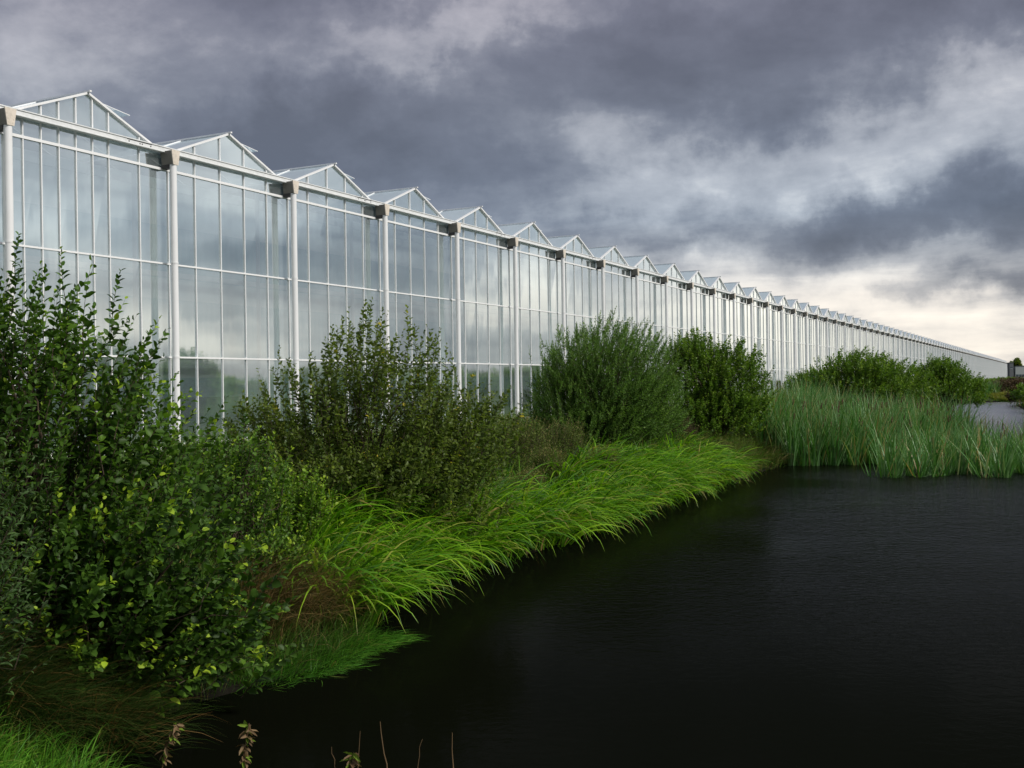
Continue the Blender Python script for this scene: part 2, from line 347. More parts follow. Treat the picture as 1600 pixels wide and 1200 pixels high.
V = np.column_stack([PP, Z]); ni, nj = GX.shape
ii = (np.arange(ni - 1)[:, None] * nj + np.arange(nj - 1)[None, :]).ravel()
mb = MB(); mb.add(V, np.stack([ii, ii + nj, ii + nj + 1, ii + 1], 1))
o = mb.build('ground', M_ground, None, True); tag(o, 'dark turf and soil banks around the pond', 'ground', kind='structure')
mb = MB(); mb.add([(-12, 0, 0), (70, 0, 0), (70, 122, 0), (-12, 122, 0)], [(0, 1, 2, 3)])
o = mb.build('pond_water', M_water); tag(o, 'almost black rippled water of the pond', 'water', kind='structure')

# ------------------------------------------------------------------ greenhouse
TH = 0.4672; D, S0, BAY, NB = 20.2946, 15.6913, 4.8, 107
wv_ = np.array([math.sin(TH), math.cos(TH)]); yl = np.array([-math.cos(TH), math.sin(TH)])
G0 = wv_ * S0 + yl * D
GBASE = 1.0
gh_root = empty('greenhouse', (G0[0], G0[1], GBASE), math.pi / 2 - TH)
tag(gh_root, 'very long white framed glass greenhouse with a row of small gables beyond the pond bank', 'greenhouse')
GY0 = -.15                      # glass plane
RAILS = (.12, 2.41, 4.776, 7.16); TOPZ = 7.62; APEX = 8.53; BASEZ = 7.60; DEPTH = 42.0
BARS = [.15 + .96 * k for k in range(5)]
def panes(cols, x1, seed):
    r = np.random.default_rng(seed); g = MB(); b = MB()
    cols = sorted(cols); xs = cols + [x1]
    if cols[0] > .16: xs = [.15] + xs
    for i in range(len(xs) - 1):
        for j in range(3):
            o4 = r.normal(0, .0022, 4)
            a, c = xs[i], xs[i + 1]; z0, z1 = RAILS[j], RAILS[j + 1]
            g.quad((a, GY0 + o4[0], z0), (c, GY0 + o4[1], z0), (c, GY0 + o4[2], z1), (a, GY0 + o4[3], z1), r.random())
        o4 = r.normal(0, .0015, 4)
        g.quad((xs[i], GY0 + o4[0], RAILS[3]), (xs[i + 1], GY0 + o4[1], RAILS[3]), (xs[i + 1], GY0 + o4[2], TOPZ - .02), (xs[i], GY0 + o4[3], TOPZ - .02))
    for x in xs[:-1]: b.box(x - .0125, x + .0125, GY0 - .035, GY0 + .02, 0.03, TOPZ - .03)
    for z, h in zip(RAILS, (.09, .021, .021, .032)): b.box(.0, BAY, GY0 - .042, GY0 + .024, z - h, z + h)
    b.box(0, BAY, GY0 - .05, GY0 + .06, -.35, .03)
    return g.mesh('glass_wall'), b.mesh('glazing_bars')
def rz(x): return BASEZ + (APEX - BASEZ) * (1 - abs(x - 2.4) / 2.25)
def gable(cols, seed):
    r = np.random.default_rng(seed); g = MB(); b = MB()
    xs = [.17] + sorted(cols) + [4.63]
    for i in range(len(xs) - 1):
        a, c = xs[i], xs[i + 1]
        pts = [(a, TOPZ), (c, TOPZ), (c, max(rz(c) - .02, TOPZ + .001))]
        if a < 2.4 < c: pts.append((2.4, APEX - .02))
        pts.append((a, max(rz(a) - .02, TOPZ + .001)))
        t = r.normal(0, .003, 3)
        g.add([(x, GY0 + t[0] + t[1] * (x - a) * .5 + t[2] * (z - 8) * .5, z) for x, z in pts], [tuple(range(len(pts)))])
    for x in cols: b.box(x - .016, x + .016, GY0 - .04, GY0 + .02, TOPZ - .02, rz(x) - .012)
    up = (0, 1, 0)
    b.bar((.16, GY0 - .03, rz(.16)), (2.4, GY0 - .03, APEX), .05, .10, up); b.bar((2.4, GY0 - .033, APEX), (4.64, GY0 - .033, rz(4.64)), .05, .10, up)
    return g.mesh('gable_glass'), b.mesh('gable_frame')
half = [.63, 1.11, 1.59, 2.07, 2.55, 3.03, 3.99]
M_bracket_shade = paint('shaded_bracket_sides', (.21, .20, .18), .7, .35, 12.0, (.16, .15, .13))  # bracket sides turned from the light: their shade is put into the colour
def lnk(me, name, mat, parent, x=0, y=0, z=0):
    if not me.materials: me.materials.append(mat)
    o = bpy.data.objects.new(name, me); C.objects.link(o); o.parent = parent; o.location = (x, y, z); return o
# roof of one bay
rg = MB(); rb = MB()
for sx in (-1, 1):
    x0 = 2.4 - sx * 2.25
    ys = np.arange(0, DEPTH + .1, 1.65)
    for a, c in zip(ys[:-1], ys[1:]):
        q = [(x0, GY0 + a, BASEZ), (2.4, GY0 + a, APEX), (2.4, GY0 + c, APEX), (x0, GY0 + c, BASEZ)]
        rg.quad(*(q if sx > 0 else q[::-1]))
    for a in ys[1:]: rb.bar((x0, GY0 + a, BASEZ + .01), (2.4, GY0 + a, APEX + .01), .035, .03, (0, 1, 0))
rb.box(2.37, 2.43, GY0 - .16, GY0 + DEPTH, APEX + .015, APEX + .055)
rb.box(-.14, .14, GY0 + .02, GY0 + DEPTH, BASEZ - .10, BASEZ + .0)
me_rg, me_rb = rg.mesh('roof_glass'), rb.mesh('roof_bars')
vt = MB(); vb = MB()
y0, y1 = GY0 + .30, GY0 + 1.55
a, b_ = (2.44, APEX + .05), (4.02, APEX - .13)
vt.quad((a[0], y0, a[1]), (b_[0], y0, b_[1]), (b_[0], y1, b_[1]), (a[0], y1, a[1]))
for yy in (y0, y1): vb.bar((a[0], yy, a[1]), (b_[0], yy, b_[1]), .016, .016)
vb.bar((b_[0], y0, b_[1]), (b_[0], y1, b_[1]), .016, .018); vb.bar((3.6, y0 + .6, APEX - .09), (3.5, y0 + .6, rz(3.5)), .015, .015)
me_vt, me_vb = vt.mesh('roof_vent'), vb.mesh('vent_frame')
# column, bracket, beam
cb = MB(); cb.cyl(0, -.5, 0, 7.24, .087, 24); cb.cyl(0, -.5, -.3, .04, .14, 24); cb.cyl(0, -.5, 4.75, 4.80, .095, 24); cb.cyl(0, -.5, 2.385, 2.435, .095, 24)
me_col = cb.mesh('column', True)
bk = MB()
prof = [(-.085, 7.235), (.085, 7.235), (.145, 7.60), (-.145, 7.60)]
def taper(mb, prof, y0, y1, sh0=1, sh1=1):
    V = [(x * sh0, y0, z) for x, z in prof] + [(x * sh1, y1, z) for x, z in prof]
    mb.add(V, [(0, 1, 2, 3), (7, 6, 5, 4), (1, 0, 4, 5), (2, 1, 5, 6), (3, 2, 6, 7), (0, 3, 7, 4)])
ep = MB(); taper(ep, prof, -.60, -.575)  # bracket's end face, split off so only it keeps the lit beige
inner = [(-.075, 7.25), (.075, 7.25), (.13, 7.585), (-.13, 7.585)]
taper(bk, inner, -.575, GY0 - .05)
for x, z in ((-.05, 7.30), (.05, 7.30), (.07, 7.37), (-.07, 7.37)): ep.box(x - .009, x + .009, -.607, -.600, z - .009, z + .009)
me_br = bk.mesh('bracket'); me_ep = ep.mesh('lit_end_face')
bkd = MB(); bkd.box(-.10, .10, GY0 - .30, GY0 - .052, 7.16, 7.245); me_brd = bkd.mesh('gutter_outlet')
bm_ = MB()
bm_.box(.0, BAY, -.34, GY0 - .045, 7.555, 7.685); bm_.box(0, BAY, -.355, -.34, 7.555, 7.575); bm_.box(0, BAY, -.36, -.345, 7.675, 7.70)
me_beam = bm_.mesh('beam')
sl = MB(); sl.box(3.45, 4.25, -.3445, -.338, 7.652, 7.664)
for x in (3.5, 3.85, 3.92, 4.2): sl.box(x, x + .03, -.346, -.338, 7.60, 7.63)
me_slot = sl.mesh('beam_joint')
VAR = [panes(BARS, BAY + .15, 10 + i) for i in range(7)]; VAR1 = panes(BARS[:1] + half, BAY + .15, 5)
GVAR = [gable(BARS[1:], 40 + i) for i in range(7)]; GVAR1 = gable(half, 6)
# inner frame just behind the glass: posts and soft white rails
ip = MB(); ip.cyl(0, .85, 0, 7.5, .06, 12); me_ip = ip.mesh('inner_post', True)
def bay(i, root):
    x = i * BAY
    wm, bmh = VAR1 if i == 0 else VAR[i % 7]; gm, gf = GVAR1 if i == 0 else GVAR[(i * 3) % 7]
    a = lnk(wm, 'glass_wall', M_glass, root, x); b = lnk(bmh, 'glazing_bars', M_rail, a)
    g = lnk(gm, 'gable', M_glass, root, x); lnk(gf, 'gable_frame', M_rail, g)
    r = lnk(me_rg, 'roof', M_roofglass, root, x); lnk(me_rb, 'roof_bars', M_rail, r)
    v = lnk(me_vt, 'roof_vent', M_roofglass, root, x); lnk(me_vb, 'vent_frame', M_rail, v)
    c = lnk(me_col, 'column', M_white, root, x); lnk(me_br, 'bracket', M_bracket_shade, c); lnk(me_ep, 'lit_end_face', M_conc, c)
    be = lnk(me_beam, 'beam', M_galv, root, x)
    if i < 12 and i % 2 == 0: lnk(me_slot, 'beam_joint', M_dark, be)
    lnk(me_ip, 'inner_post', M_rail, root, x)
    if i < 30:
        lnk(me_brd, 'gutter_outlet', M_dark, c)
NIND = 97
for i in range(-3, NIND): bay(i, gh_root)
# the last bays, beyond a hundred of each part: one object per kind
def far_part(name, meshes, mat):
    mb = MB()
    for i in range(NIND, NB):
        me = meshes; n = len(me.vertices); V = np.empty(n * 3); me.vertices.foreach_get('co', V); V = V.reshape(-1, 3) + (i * BAY, 0, 0)
        base = mb.n; mb.add(V, np.zeros((0, 4), int))
        for p in me.polygons:
            mb.F.append(np.array([list(p.vertices)]) + base)
    o = mb.build(name, mat, gh_root); o['kind'] = 'stuff'
far_part('glass_wall', VAR[1][0], M_glass); far_part('glazing_bars', VAR[1][1], M_rail); far_part('gable', GVAR[1][0], M_glass); far_part('gable_frame', GVAR[1][1], M_rail)
far_part('roof', me_rg, M_roofglass); far_part('column', me_col, M_white); far_part('beam', me_beam, M_galv); far_part('bracket', me_br, M_bracket_shade)
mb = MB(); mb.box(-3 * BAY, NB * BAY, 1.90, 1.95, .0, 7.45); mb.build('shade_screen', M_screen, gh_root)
for z in (2.38, 4.75, 7.13):
    mb = MB(); mb.box(-3 * BAY, NB * BAY, 1.46, 1.54, z - .07, z + .07); mb.build('inner_rail', M_rail, gh_root)
mb = MB(); mb.box(NB * BAY, NB * BAY + .1, GY0, DEPTH, 0, 7.6); mb.build('end_wall', M_rail, gh_root)

# ------------------------------------------------------------------ plant builders
def unit(v): return v / (np.linalg.norm(v, axis=-1, keepdims=True) + 1e-9)
LT8 = np.array([(0, 0, 0), (.32, -.5, .10), (.32, 0, -.02), (.32, .5, .10), (.74, -.40, .02), (.74, 0, -.08), (.74, .40, .02), (1, 0, -.16)])
LF8 = np.array([(0, 1, 2, 2), (0, 2, 3, 3), (1, 4, 5, 2), (2, 5, 6, 3), (4, 7, 5, 5), (5, 7, 6, 6)])
LT4 = np.array([(0, 0, 0), (.45, -.5, .06), (1, 0, -.10), (.45, .5, .06)]); LF4 = np.array([(0, 1, 2, 3)])
def leaves(mb, P, Dr, L, Wd, tint, r, simple=False, nup=1.0):
    T, F = (LT4, LF4) if simple else (LT8, LF8)
    n = len(P); Dr = unit(Dr); upv = np.array([0, 0, 1.]) * nup + r.normal(0, .55, (n, 3))
    sd_ = unit(np.cross(Dr, upv)); nm = np.cross(sd_, Dr)
    V = P[:, None] + Dr[:, None] * (T[None, :, 0:1] * L[:, None, None]) + sd_[:, None] * (T[None, :, 1:2] * Wd[:, None, None]) + nm[:, None] * (T[None, :, 2:3] * L[:, None, None])
    k = len(T); FF = (np.arange(n)[:, None, None] * k + F[None]).reshape(-1, 4)
    mb.add(V.reshape(-1, 3), FF, np.repeat(tint, k))
def shrub(name, label, lobes, base, mat, seed, shoots=700, shoot_len=(.35, .8), nleaf=24, leaf=(.07, .035), simple=False, up=.9, cat='shrub',
          wind=(.12, 0, 0), tipt=.35, tw=.0035, group=None, stems=9, fill=.5, ang=55, low=-.5, tbr=(.15, .62), tips=.55):
    """lobes: list of (cx, cy, cz, rx, ry, rz, weight) in world metres; base: (x, y)"""
    r = np.random.default_rng(seed); bz = float(gh([base])[0]); B0 = np.array([base[0], base[1], bz])
    root = empty(name, tuple(B0)); tag(root, label, cat, group)
    lb = np.array([l[:6] for l in lobes]); wt = np.array([l[6] if len(l) > 6 else 1. for l in lobes], float); wt /= wt.sum()
    k = r.choice(len(lobes), shoots, p=wt)
    dr = unit(r.normal(0, 1, (shoots, 3))); dr[:, 2] = np.where(dr[:, 2] < low, -dr[:, 2], dr[:, 2]); dr = unit(dr)
    rad = fill + (1 - fill) * r.random(shoots) ** .6; rad *= r.normal(1, .07, shoots)
    E = lb[k, :3] + dr * rad[:, None] * lb[k, 3:6]
    outw = unit(E - (B0 + np.array([0, 0, .5 * (lb[:, 2].mean() - bz)])))
    sdv = unit(outw * .7 + np.array([0, 0, up]) + np.array(wind) + r.normal(0, .22, (shoots, 3)))
    ln = r.uniform(*shoot_len, shoots)
    zmin = gh(E[:, :2]) + .04; E[:, 2] = np.maximum(E[:, 2], zmin + .1)
    S = E - sdv * ln[:, None]
    S[:, 2] = np.maximum(S[:, 2], .05)
    m_ = 6; t = np.linspace(0, 1, m_)
    bend = np.array(wind) * .5 + outw * .12; bend[:, 2] -= .05
    P = S[:, None] + (E - S)[:, None] * t[None, :, None] + bend[:, None] * (ln[:, None] * 1.)[:, :, None] * (t ** 2 - t)[None, :, None]
    tb = MB(); tb.tubes(P, tw * (1.25 - t)[None] * np.ones((shoots, 1)), 3)
    # stems and limbs: from base to shoot starts
    ns = min(shoots, stems * 14); pick = r.choice(shoots, ns, replace=False); m2 = 7; t2 = np.linspace(0, 1, m2)
    B1 = B0 + np.column_stack([r.normal(0, .12, ns), r.normal(0, .12, ns), np.full(ns, -.05)])
    Q = B1[:, None] + (S[pick] - B1)[:, None] * t2[None, :, None]
    Q[:, :, 2] += ((S[pick, 2] - B1[:, 2]) * .25)[:, None] * np.sin(t2 * math.pi)[None]
    Q[:, 1:-1] += r.normal(0, .025, (ns, m2 - 2, 3))
    hR = (S[pick, 2] - bz).clip(.3, 4)
    R0 = (.006 + .007 * hR * r.uniform(.4, 1.2, ns)); tb2 = MB()
    tb2.tubes(Q, R0[:, None] * (1.05 - .78 * t2)[None], 5)
    tb2.V = [v - B0 for v in tb2.V]; tb2.build('branches', M_bark, root, True)
    tb.V = [v - B0 for v in tb.V]; tb.build('twigs', M_bark, root)
    # leaves
    nl = nleaf; tl = np.linspace(.08, 1, nl)[None] + r.uniform(-.02, .02, (shoots, nl))
    f = (tl * (m_ - 1)).clip(0, m_ - 1.001); i0 = f.astype(int); fr = f - i0
    ar = np.arange(shoots)[:, None]; LP = P[ar, i0] * (1 - fr)[..., None] + P[ar, i0 + 1] * fr[..., None]
    sd2 = unit(E - S)[:, None] + (tl[..., None] - .5) * bend[:, None] * 2
    phi = np.arange(nl)[None] * 2.4 + r.uniform(0, 6.28, (shoots, 1)) + r.normal(0, .4, (shoots, nl))
    a1 = unit(np.cross(sd2, np.array([.13, .31, .2]))); a2 = np.cross(unit(sd2), a1)
    ra = a1 * np.cos(phi)[..., None] + a2 * np.sin(phi)[..., None]
    an = np.radians(ang) * (1.15 - .5 * tl.clip(0, 1)) * r.normal(1, .15, (shoots, nl))
    LD = unit(sd2) * np.cos(an)[..., None] + ra * np.sin(an)[..., None]; LD[..., 2] -= .12
    sz = r.uniform(.65, 1.15, (shoots, nl)) * (1 - .45 * tl.clip(0, 1) ** 4) * r.uniform(.8, 1.15, (shoots, 1))
    L = leaf[0] * sz; Wd = leaf[1] * sz * r.uniform(.85, 1.15, (shoots, nl))
    tint = r.uniform(*tbr, (shoots, nl)) + r.normal(0, .10, (shoots, 1)) + tipt * tl ** 4 * (r.random((shoots, 1)) < tips)
    hot = r.random((shoots, nl)) < .006; tint[hot] = 1.0
    keep = r.random((shoots, nl)) < .92
    mb = MB(); K = keep.ravel()
    leaves(mb, LP.reshape(-1, 3)[K] - B0, LD.reshape(-1, 3)[K], L.ravel()[K], Wd.ravel()[K], tint.ravel()[K].clip(0, 1), r, simple)
    mb.build('foliage', mat, root, True)
    return root
def blades(name, label, P, mat, seed, length, width, el0, curl, az=None, azsd=1.2, cat='grass', tint=(.2, .8), brown=.06, m=7, kind='stuff', parent=None, group=None, droop_min=.02, lift=0.0, ls=None):
    """arching blades; P (n,2) roots, length/width ranges, el0 start elevation (deg), curl total bend (deg), az lean azimuth"""
    r = np.random.default_rng(seed); n = len(P)
    L = r.uniform(*length, n); W = r.uniform(*width, n); e0 = np.radians(r.uniform(*el0, n)); cu = np.radians(r.uniform(*curl, n))
    if ls is not None: L = L * ls
    A = (r.uniform(0, 2 * math.pi, n) if az is None else az + r.normal(0, azsd, n))
    t = np.linspace(0, 1, m); e = e0[:, None] - cu[:, None] * t[None] ** 1.3
    st = L[:, None] / (m - 1)
    Aw = A[:, None] + r.normal(0, .35, (n, 1)) * t[None]
    hx = np.cos(e) * st; X = np.cumsum(np.concatenate([np.zeros((n, 1)), (hx * np.sin(Aw))[:, :-1]], 1), 1); Y = np.cumsum(np.concatenate([np.zeros((n, 1)), (hx * np.cos(Aw))[:, :-1]], 1), 1)
    Zz = np.cumsum(np.concatenate([np.zeros((n, 1)), (np.sin(e) * st)[:, :-1]], 1), 1)
    g = gh(P) - .03 + lift
    C3 = np.stack([P[:, :1] + X, P[:, 1:] + Y, np.maximum(g, -.3)[:, None] + Zz], -1)
    C3[:, 1:, 2] = np.maximum(C3[:, 1:, 2], droop_min)
    side = np.stack([np.cos(A), -np.sin(A), r.normal(0, .35, n)], -1); side = unit(side)
    prof = np.clip(np.minimum(.55 + t * 3, (1 - t) * 1.9 + .04), 0, 1)
    ti = (r.uniform(*tint, n)[:, None] + .15 * (t - .3)[None]); br = r.random(n) < brown; ti[br] = r.uniform(.95, 1.0, br.sum())[:, None]
    tipb = r.random(n) < brown * 2; ti[tipb, -1] = 1.0
    mb = MB(); mb.ribbons(C3, W[:, None] * prof[None], side, ti.clip(0, 1))
    o = mb.build(name, mat, parent, True)
    if parent is None: tag(o, label, cat, group, kind)
    return o
def scatter(n, seed, x, y, cond):
    r = np.random.default_rng(seed); out_ = []; c = 0
    while c < n:
        P = np.column_stack([r.uniform(*x, n * 2), r.uniform(*y, n * 2)]); P = P[cond(P)]; out_.append(P); c += len(P)
    return np.concatenate(out_)[:n]
def tussocks(Cn, seed, k, rad, lean, pull, sc=(.7, 1.25)):
    """blades fanning out of tussocks: roots, azimuths and length scale"""
    r = np.random.default_rng(seed); n = len(Cn); cnt = np.maximum(3, (k * r.uniform(.5, 1.4, n)).astype(int)); idx = np.repeat(np.arange(n), cnt)
    a = r.uniform(0, 2 * math.pi, len(idx)); q = np.sqrt(r.random(len(idx))) * rad * r.uniform(.6, 1.3, n)[idx]
    off = np.stack([np.sin(a), np.cos(a)], 1) * q[:, None]; la = lean + r.normal(0, .22, n)[idx]
    v = off / rad + pull * np.stack([np.sin(la), np.cos(la)], 1)
    return Cn[idx] + off, np.arctan2(v[:, 0], v[:, 1]), r.uniform(*sc, n)[idx]
def clumped(P, seed, k=8, s=.12):
    r = np.random.default_rng(seed); Q = np.repeat(P, k, 0); return Q + r.normal(0, s, Q.shape)

# ------------------------------------------------------------------ shrubs on the left bank
shrub('goat_willow', 'tall round-leaved willow bush at the left edge, its upright shoots crossing the glass wall',
      [(-4.3, 8.9, 2.3, 1.1, .9, 1.6, 1.3), (-3.65, 8.8, 2.2, .95, .8, 1.55, 1.), (-2.95, 9.0, 1.95, .75, .7, 1.0, .7), (-4.6, 9.1, 1.2, 1.2, .9, 1.0, .8)], (-3.8, 8.9), M_goat, 1,
      shoots=740, shoot_len=(.45, 1.15), nleaf=25, leaf=(.088, .05), up=.72, fill=.4, wind=(.28, 0, 0), tbr=(.05, .55), tips=.4, tipt=.6)
shrub('goat_willow', 'low spreading round-leaved bush overhanging the black water in the left foreground',
      [(-2.7, 8.2, 1.05, 1.0, .8, 1.0, 1.3), (-2.4, 8.5, .65, .75, .6, .55, .8), (-3.5, 8.2, 1.0, .9, .7, 1.0, .7)], (-3.25, 8.5), M_goat, 2,
      shoots=440, shoot_len=(.4, .95), nleaf=22, leaf=(.092, .062), up=.4, fill=.35, tipt=1.0, wind=(.3, -.1, 0), tbr=(.0, .45), tips=.4)
shrub('grey_willow', 'grey-green narrow-leaved willow at the lower left edge, nearest bush to the viewer',
      [(-3.25, 6.6, 1.75, .62, .5, .85, 1), (-3.5, 6.9, 1.1, .7, .5, .65, .9), (-3.75, 6.9, 1.9, .4, .4, .6, .5)], (-4.1, 7.1), M_grey, 3,
      shoots=190, shoot_len=(.6, 1.2), nleaf=32, leaf=(.072, .021), up=.7, fill=.3, wind=(.35, 0, 0))
shrub('sallow_bush', 'wide olive-green bush with thin upright shoots, second from the left along the glass wall',
      [(-2.9, 15.8, 1.95, 1.15, 1.2, 1.25, 1), (-1.9, 15.6, 2.3, 1.3, 1.2, 1.6, 1.3), (-1.0, 15.8, 1.85, 1.0, 1.1, 1.15, 1), (-2.4, 15.0, 1.2, 1.3, 1.0, .8, 1), (-1.3, 15.0, 1.2, 1.2, 1.0, .85, 1), (-.35, 15.9, 1.85, .75, .7, .7, .45), (-3.5, 15.6, 1.7, .9, .9, .95, .6), (-1.9, 14.9, 1.1, 2.0, .9, .75, .9)],
      (-2.1, 15.9), M_olive, 4, shoots=1350, shoot_len=(.4, 1.05), nleaf=23, leaf=(.088, .049), up=.8, fill=.35, tipt=.25)
shrub('willow_bush', 'dense feathery green willow bush in the middle of the bank',
      [(2.6, 29, 2.6, 2.2, 2.0, 1.85, 1.5), (3.3, 28.8, 1.9, 1.5, 1.6, 1.2, 1), (1.6, 29, 2.1, 1.4, 1.4, 1.4, .8), (2.6, 28.2, 1.5, 1.9, 1.3, .8, .8)],
      (2.6, 29), M_willow, 5, shoots=3600, shoot_len=(.35, .8), nleaf=26, leaf=(.10, .033), simple=True, up=.42, fill=.42, wind=(.2, 0, .05), ang=42)
shrub('alder_bush', 'loose yellow-green bush just right of the feathery willow',
      [(5.5, 33, 2.9, 1.1, 1.2, 1.35, 1), (6.7, 33, 2.5, 1.35, 1.2, 1.45, 1), (6.2, 32.5, 1.6, 1.6, 1.2, .9, 1)],
      (6.1, 33), M_alder, 6, shoots=1700, shoot_len=(.3, .7), nleaf=22, leaf=(.10, .065), simple=True, up=.7, fill=.35)
shrub('rounded_bush', 'broad rounded green bush behind the cattails',
      [(14.8, 46, 2.35, 2.2, 2.0, 1.6, 1.2), (16.7, 47, 2.0, 1.9, 1.8, 1.5, 1), (12.9, 46, 1.9, 1.6, 1.5, 1.3, .8)],
      (15, 46.3), M_alder, 7, shoots=2300, shoot_len=(.35, .7), nleaf=18, leaf=(.13, .08), simple=True, up=.5, fill=.4)
shrub('rounded_bush', 'smaller rounded green bush beyond and right of the broad one behind the cattails',
      [(25.3, 64, 2.2, 1.9, 1.8, 1.75, 1), (27.1, 65, 1.7, 1.7, 1.5, 1.4, .7)],
      (25.6, 64.4), M_alder, 8, shoots=1300, shoot_len=(.35, .7), nleaf=16, leaf=(.15, .10), simple=True, up=.5, fill=.4)
HG = 'weedy clumps between the bushes'
herbs = [('low olive-brown weed tuft on the bank under the right side of the olive bush', -.55, 17.6, .42, .6, 131), ('second low olive-brown weed tuft behind the sedge, nearer the tall weeds', .15, 18.9, .45, .7, 132),
         ('small olive-brown weed tuft at the right foot of the feathery willow', 4.35, 27.0, .5, .75, 133), ('small weed tuft where the sedge ends', 5.6, 29.4, .55, .75, 134),
         ('brown-green weed clump right of the olive bush', .0, 21.5, 1.0, 1.4, 31), ('tall brownish weed clump left of the feathery willow', 1.0, 23.5, .9, 1.3, 32),
         ('rounded brown seeding weed clump beside the sedge, in front of the feathery willow', 1.75, 22.0, .6, .95, 33),
         ('green weed clump at the left foot of the feathery willow', .55, 20.5, .6, .9, 34)]
for lab, x, y, rr, hh, sdn in herbs:
    z = float(gh([(x, y)])[0])
    shrub('weed_clump', lab, [(x, y, z + hh * .5, rr, rr, hh * .52, 1), (x + .2, y + .3, z + hh * .6, rr * .6, rr * .6, hh * .5, .5)], (x, y), M_herb, sdn,
          shoots=520, shoot_len=(.3, .6), nleaf=24, leaf=(.052, .022), simple=True, up=1.3, cat='weeds', stems=6, fill=.3, tipt=.55)
for lab, x, y, rr, hh, sdn, mt in [('rusty brown weed clump between the feathery willow and the yellow-green bush', 4.75, 30.5, .55, 1.15, 35, M_brown),
                               ('green weed clump between the yellow-green bush and the cattails', 7.8, 33.6, .75, 1.3, 36, M_herb),
                               ('low green weed clump at the foot of the yellow-green bush', 6.3, 31.0, .8, .8, 37, M_alder)]:
    z = float(gh([(x, y)])[0])
    shrub('weed_clump', lab, [(x, y, z + hh * .5, rr, rr, hh * .52, 1)], (x, y), mt, sdn, shoots=300, shoot_len=(.3, .6), nleaf=22, leaf=(.045, .016), simple=True, up=1.5, cat='weeds', stems=5, fill=.3, tipt=.5)
for lab, x, y, rr, hh, sdn in [('leafy green weed clump between the left willow and the olive bush', -3.2, 12.3, .75, 1.7, 38), ('lower bright green weed clump at the left foot of the olive bush', -2.75, 13.3, .7, 1.15, 40), ('dark leafy weed clump behind the dead rush tussock', -2.5, 11.3, .5, .8, 39)]:
    z = float(gh([(x, y)])[0])
    shrub('weed_clump', lab, [(x, y, z + hh * .5, rr, rr, hh * .55, 1)], (x, y), M_young if sdn == 40 else M_goat, sdn, shoots=240, shoot_len=(.3, .6), nleaf=20, leaf=(.07, .042), up=1.4, cat='weeds', stems=5, fill=.3, tipt=.6)
# far bushes on the right of the channel and the hedge by the far end
fb = [('dark green bush at the right edge of the picture just beyond the cattails', 38.6, 77, 2.2, 1.75, M_alder, 57), ('rusty brown bush at the right edge beyond the far water', 55.0, 117, 4.2, 1.65, M_brown, 50), ('dark brown bush low on the right bank of the far water', 46.2, 96.5, 2.0, 1.5, M_brown, 51),
      ('dark green bush on the right bank nearest the far water', 43.6, 89, 2.3, 1.8, M_alder, 52), ('green bush at the far end of the channel', 52.5, 124, 3.2, 1.6, M_alder, 53),
      ('reddish brown bush left of the far water end', 46.5, 118, 2.6, 1.5, M_brown, 54), ('low green bush farthest along the left bank', 49.5, 128, 3.0, 1.7, M_alder, 55)]
for lab, x, y, rr, hh, mt, sdn in fb:
    z = float(gh([(x, y)])[0])
    shrub('bank_bush', lab, [(x, y, z + hh * .45, rr, rr, hh * .55, 1)], (x, y), mt, sdn, shoots=520, shoot_len=(.4, .8), nleaf=12, leaf=(.24, .15), simple=True, up=.8, fill=.4)
for k, (x, y) in enumerate([(68, 178), (76, 186), (84, 190), (90, 196), (97, 200), (104, 208)]):
    lab = ['nearest', 'second', 'third', 'fourth', 'fifth', 'sixth'][k]
    z = float(gh([(x, y)])[0]); hh = 1.55 + .2 * math.sin(k * 2.3)
    shrub('hedge_bush', f'{lab} dark green bush in the hedge along the far horizon, counted from its near end', [(x, y, z + hh * .45, 4.5, 4.0, hh * .5, 1)], (x, y), M_alder, 60 + k, shoots=380, shoot_len=(.5, .9), nleaf=12, leaf=(.36, .24), simple=True, up=.7, fill=.4, group='bushes of the far hedge')

# ------------------------------------------------------------------ sedge, reeds, grasses
def on_left(P):      # side of the pond where the greenhouse stands
    return (P[:, 0] < np.interp(P[:, 1], [p[1] for p in LEFT_SHORE], [p[0] for p in LEFT_SHORE]))
# direction of lean: from the bank towards the water and a little downwind
LEAN = R(104)
Cn = scatter(640, 21, (-3.0, 8.5), (11.4, 28.4), lambda P: (lambda d: on_left(P) & (d > -.02) & (d < 1.35 + .45 * np.sin(P[:, 1] * .9)) & ~((P[:, 1] < 12.2) & (d > .8)))(pond_sd(P)))
P, A_, S_ = tussocks(Cn, 22, 21, .17, LEAN, .8)
blades('sedge_bank', 'bright green arching sedge spilling over the bank into the water', P, M_sedge, 23, (.65, 1.35), (.024, .050), (50, 88), (75, 145), az=A_, azsd=.30, tint=(.0, .93), brown=.08, m=9, ls=S_)
P = clumped(scatter(500, 224, (4, 9.5), (28.8, 34.5), lambda P: (lambda d: on_left(P) & (d > -.05) & (d < 2.0))(pond_sd(P))), 225, 8, .10)
blades('waterside_grass', 'dull green and brown grass between the end of the sedge and the cattails', P, M_rough, 226, (.5, 1.0), (.010, .020), (50, 86), (50, 120), az=LEAN, azsd=.8, tint=(.1, .95), brown=.22)
P = scatter(800, 24, (-3.2, 8.5), (11.5, 30), lambda P: (lambda d: on_left(P) & (d > .3) & (d < 2.8))(pond_sd(P)))
P, A_, S_ = tussocks(P, 25, 7, .06, LEAN, .5)
blades('sedge_tufts', 'upright sedge tufts along the top of the bank', P, M_sedge, 26, (.5, .95), (.010, .020), (62, 88), (30, 110), az=A_, azsd=.4, tint=(.0, .6), brown=.12, ls=S_)
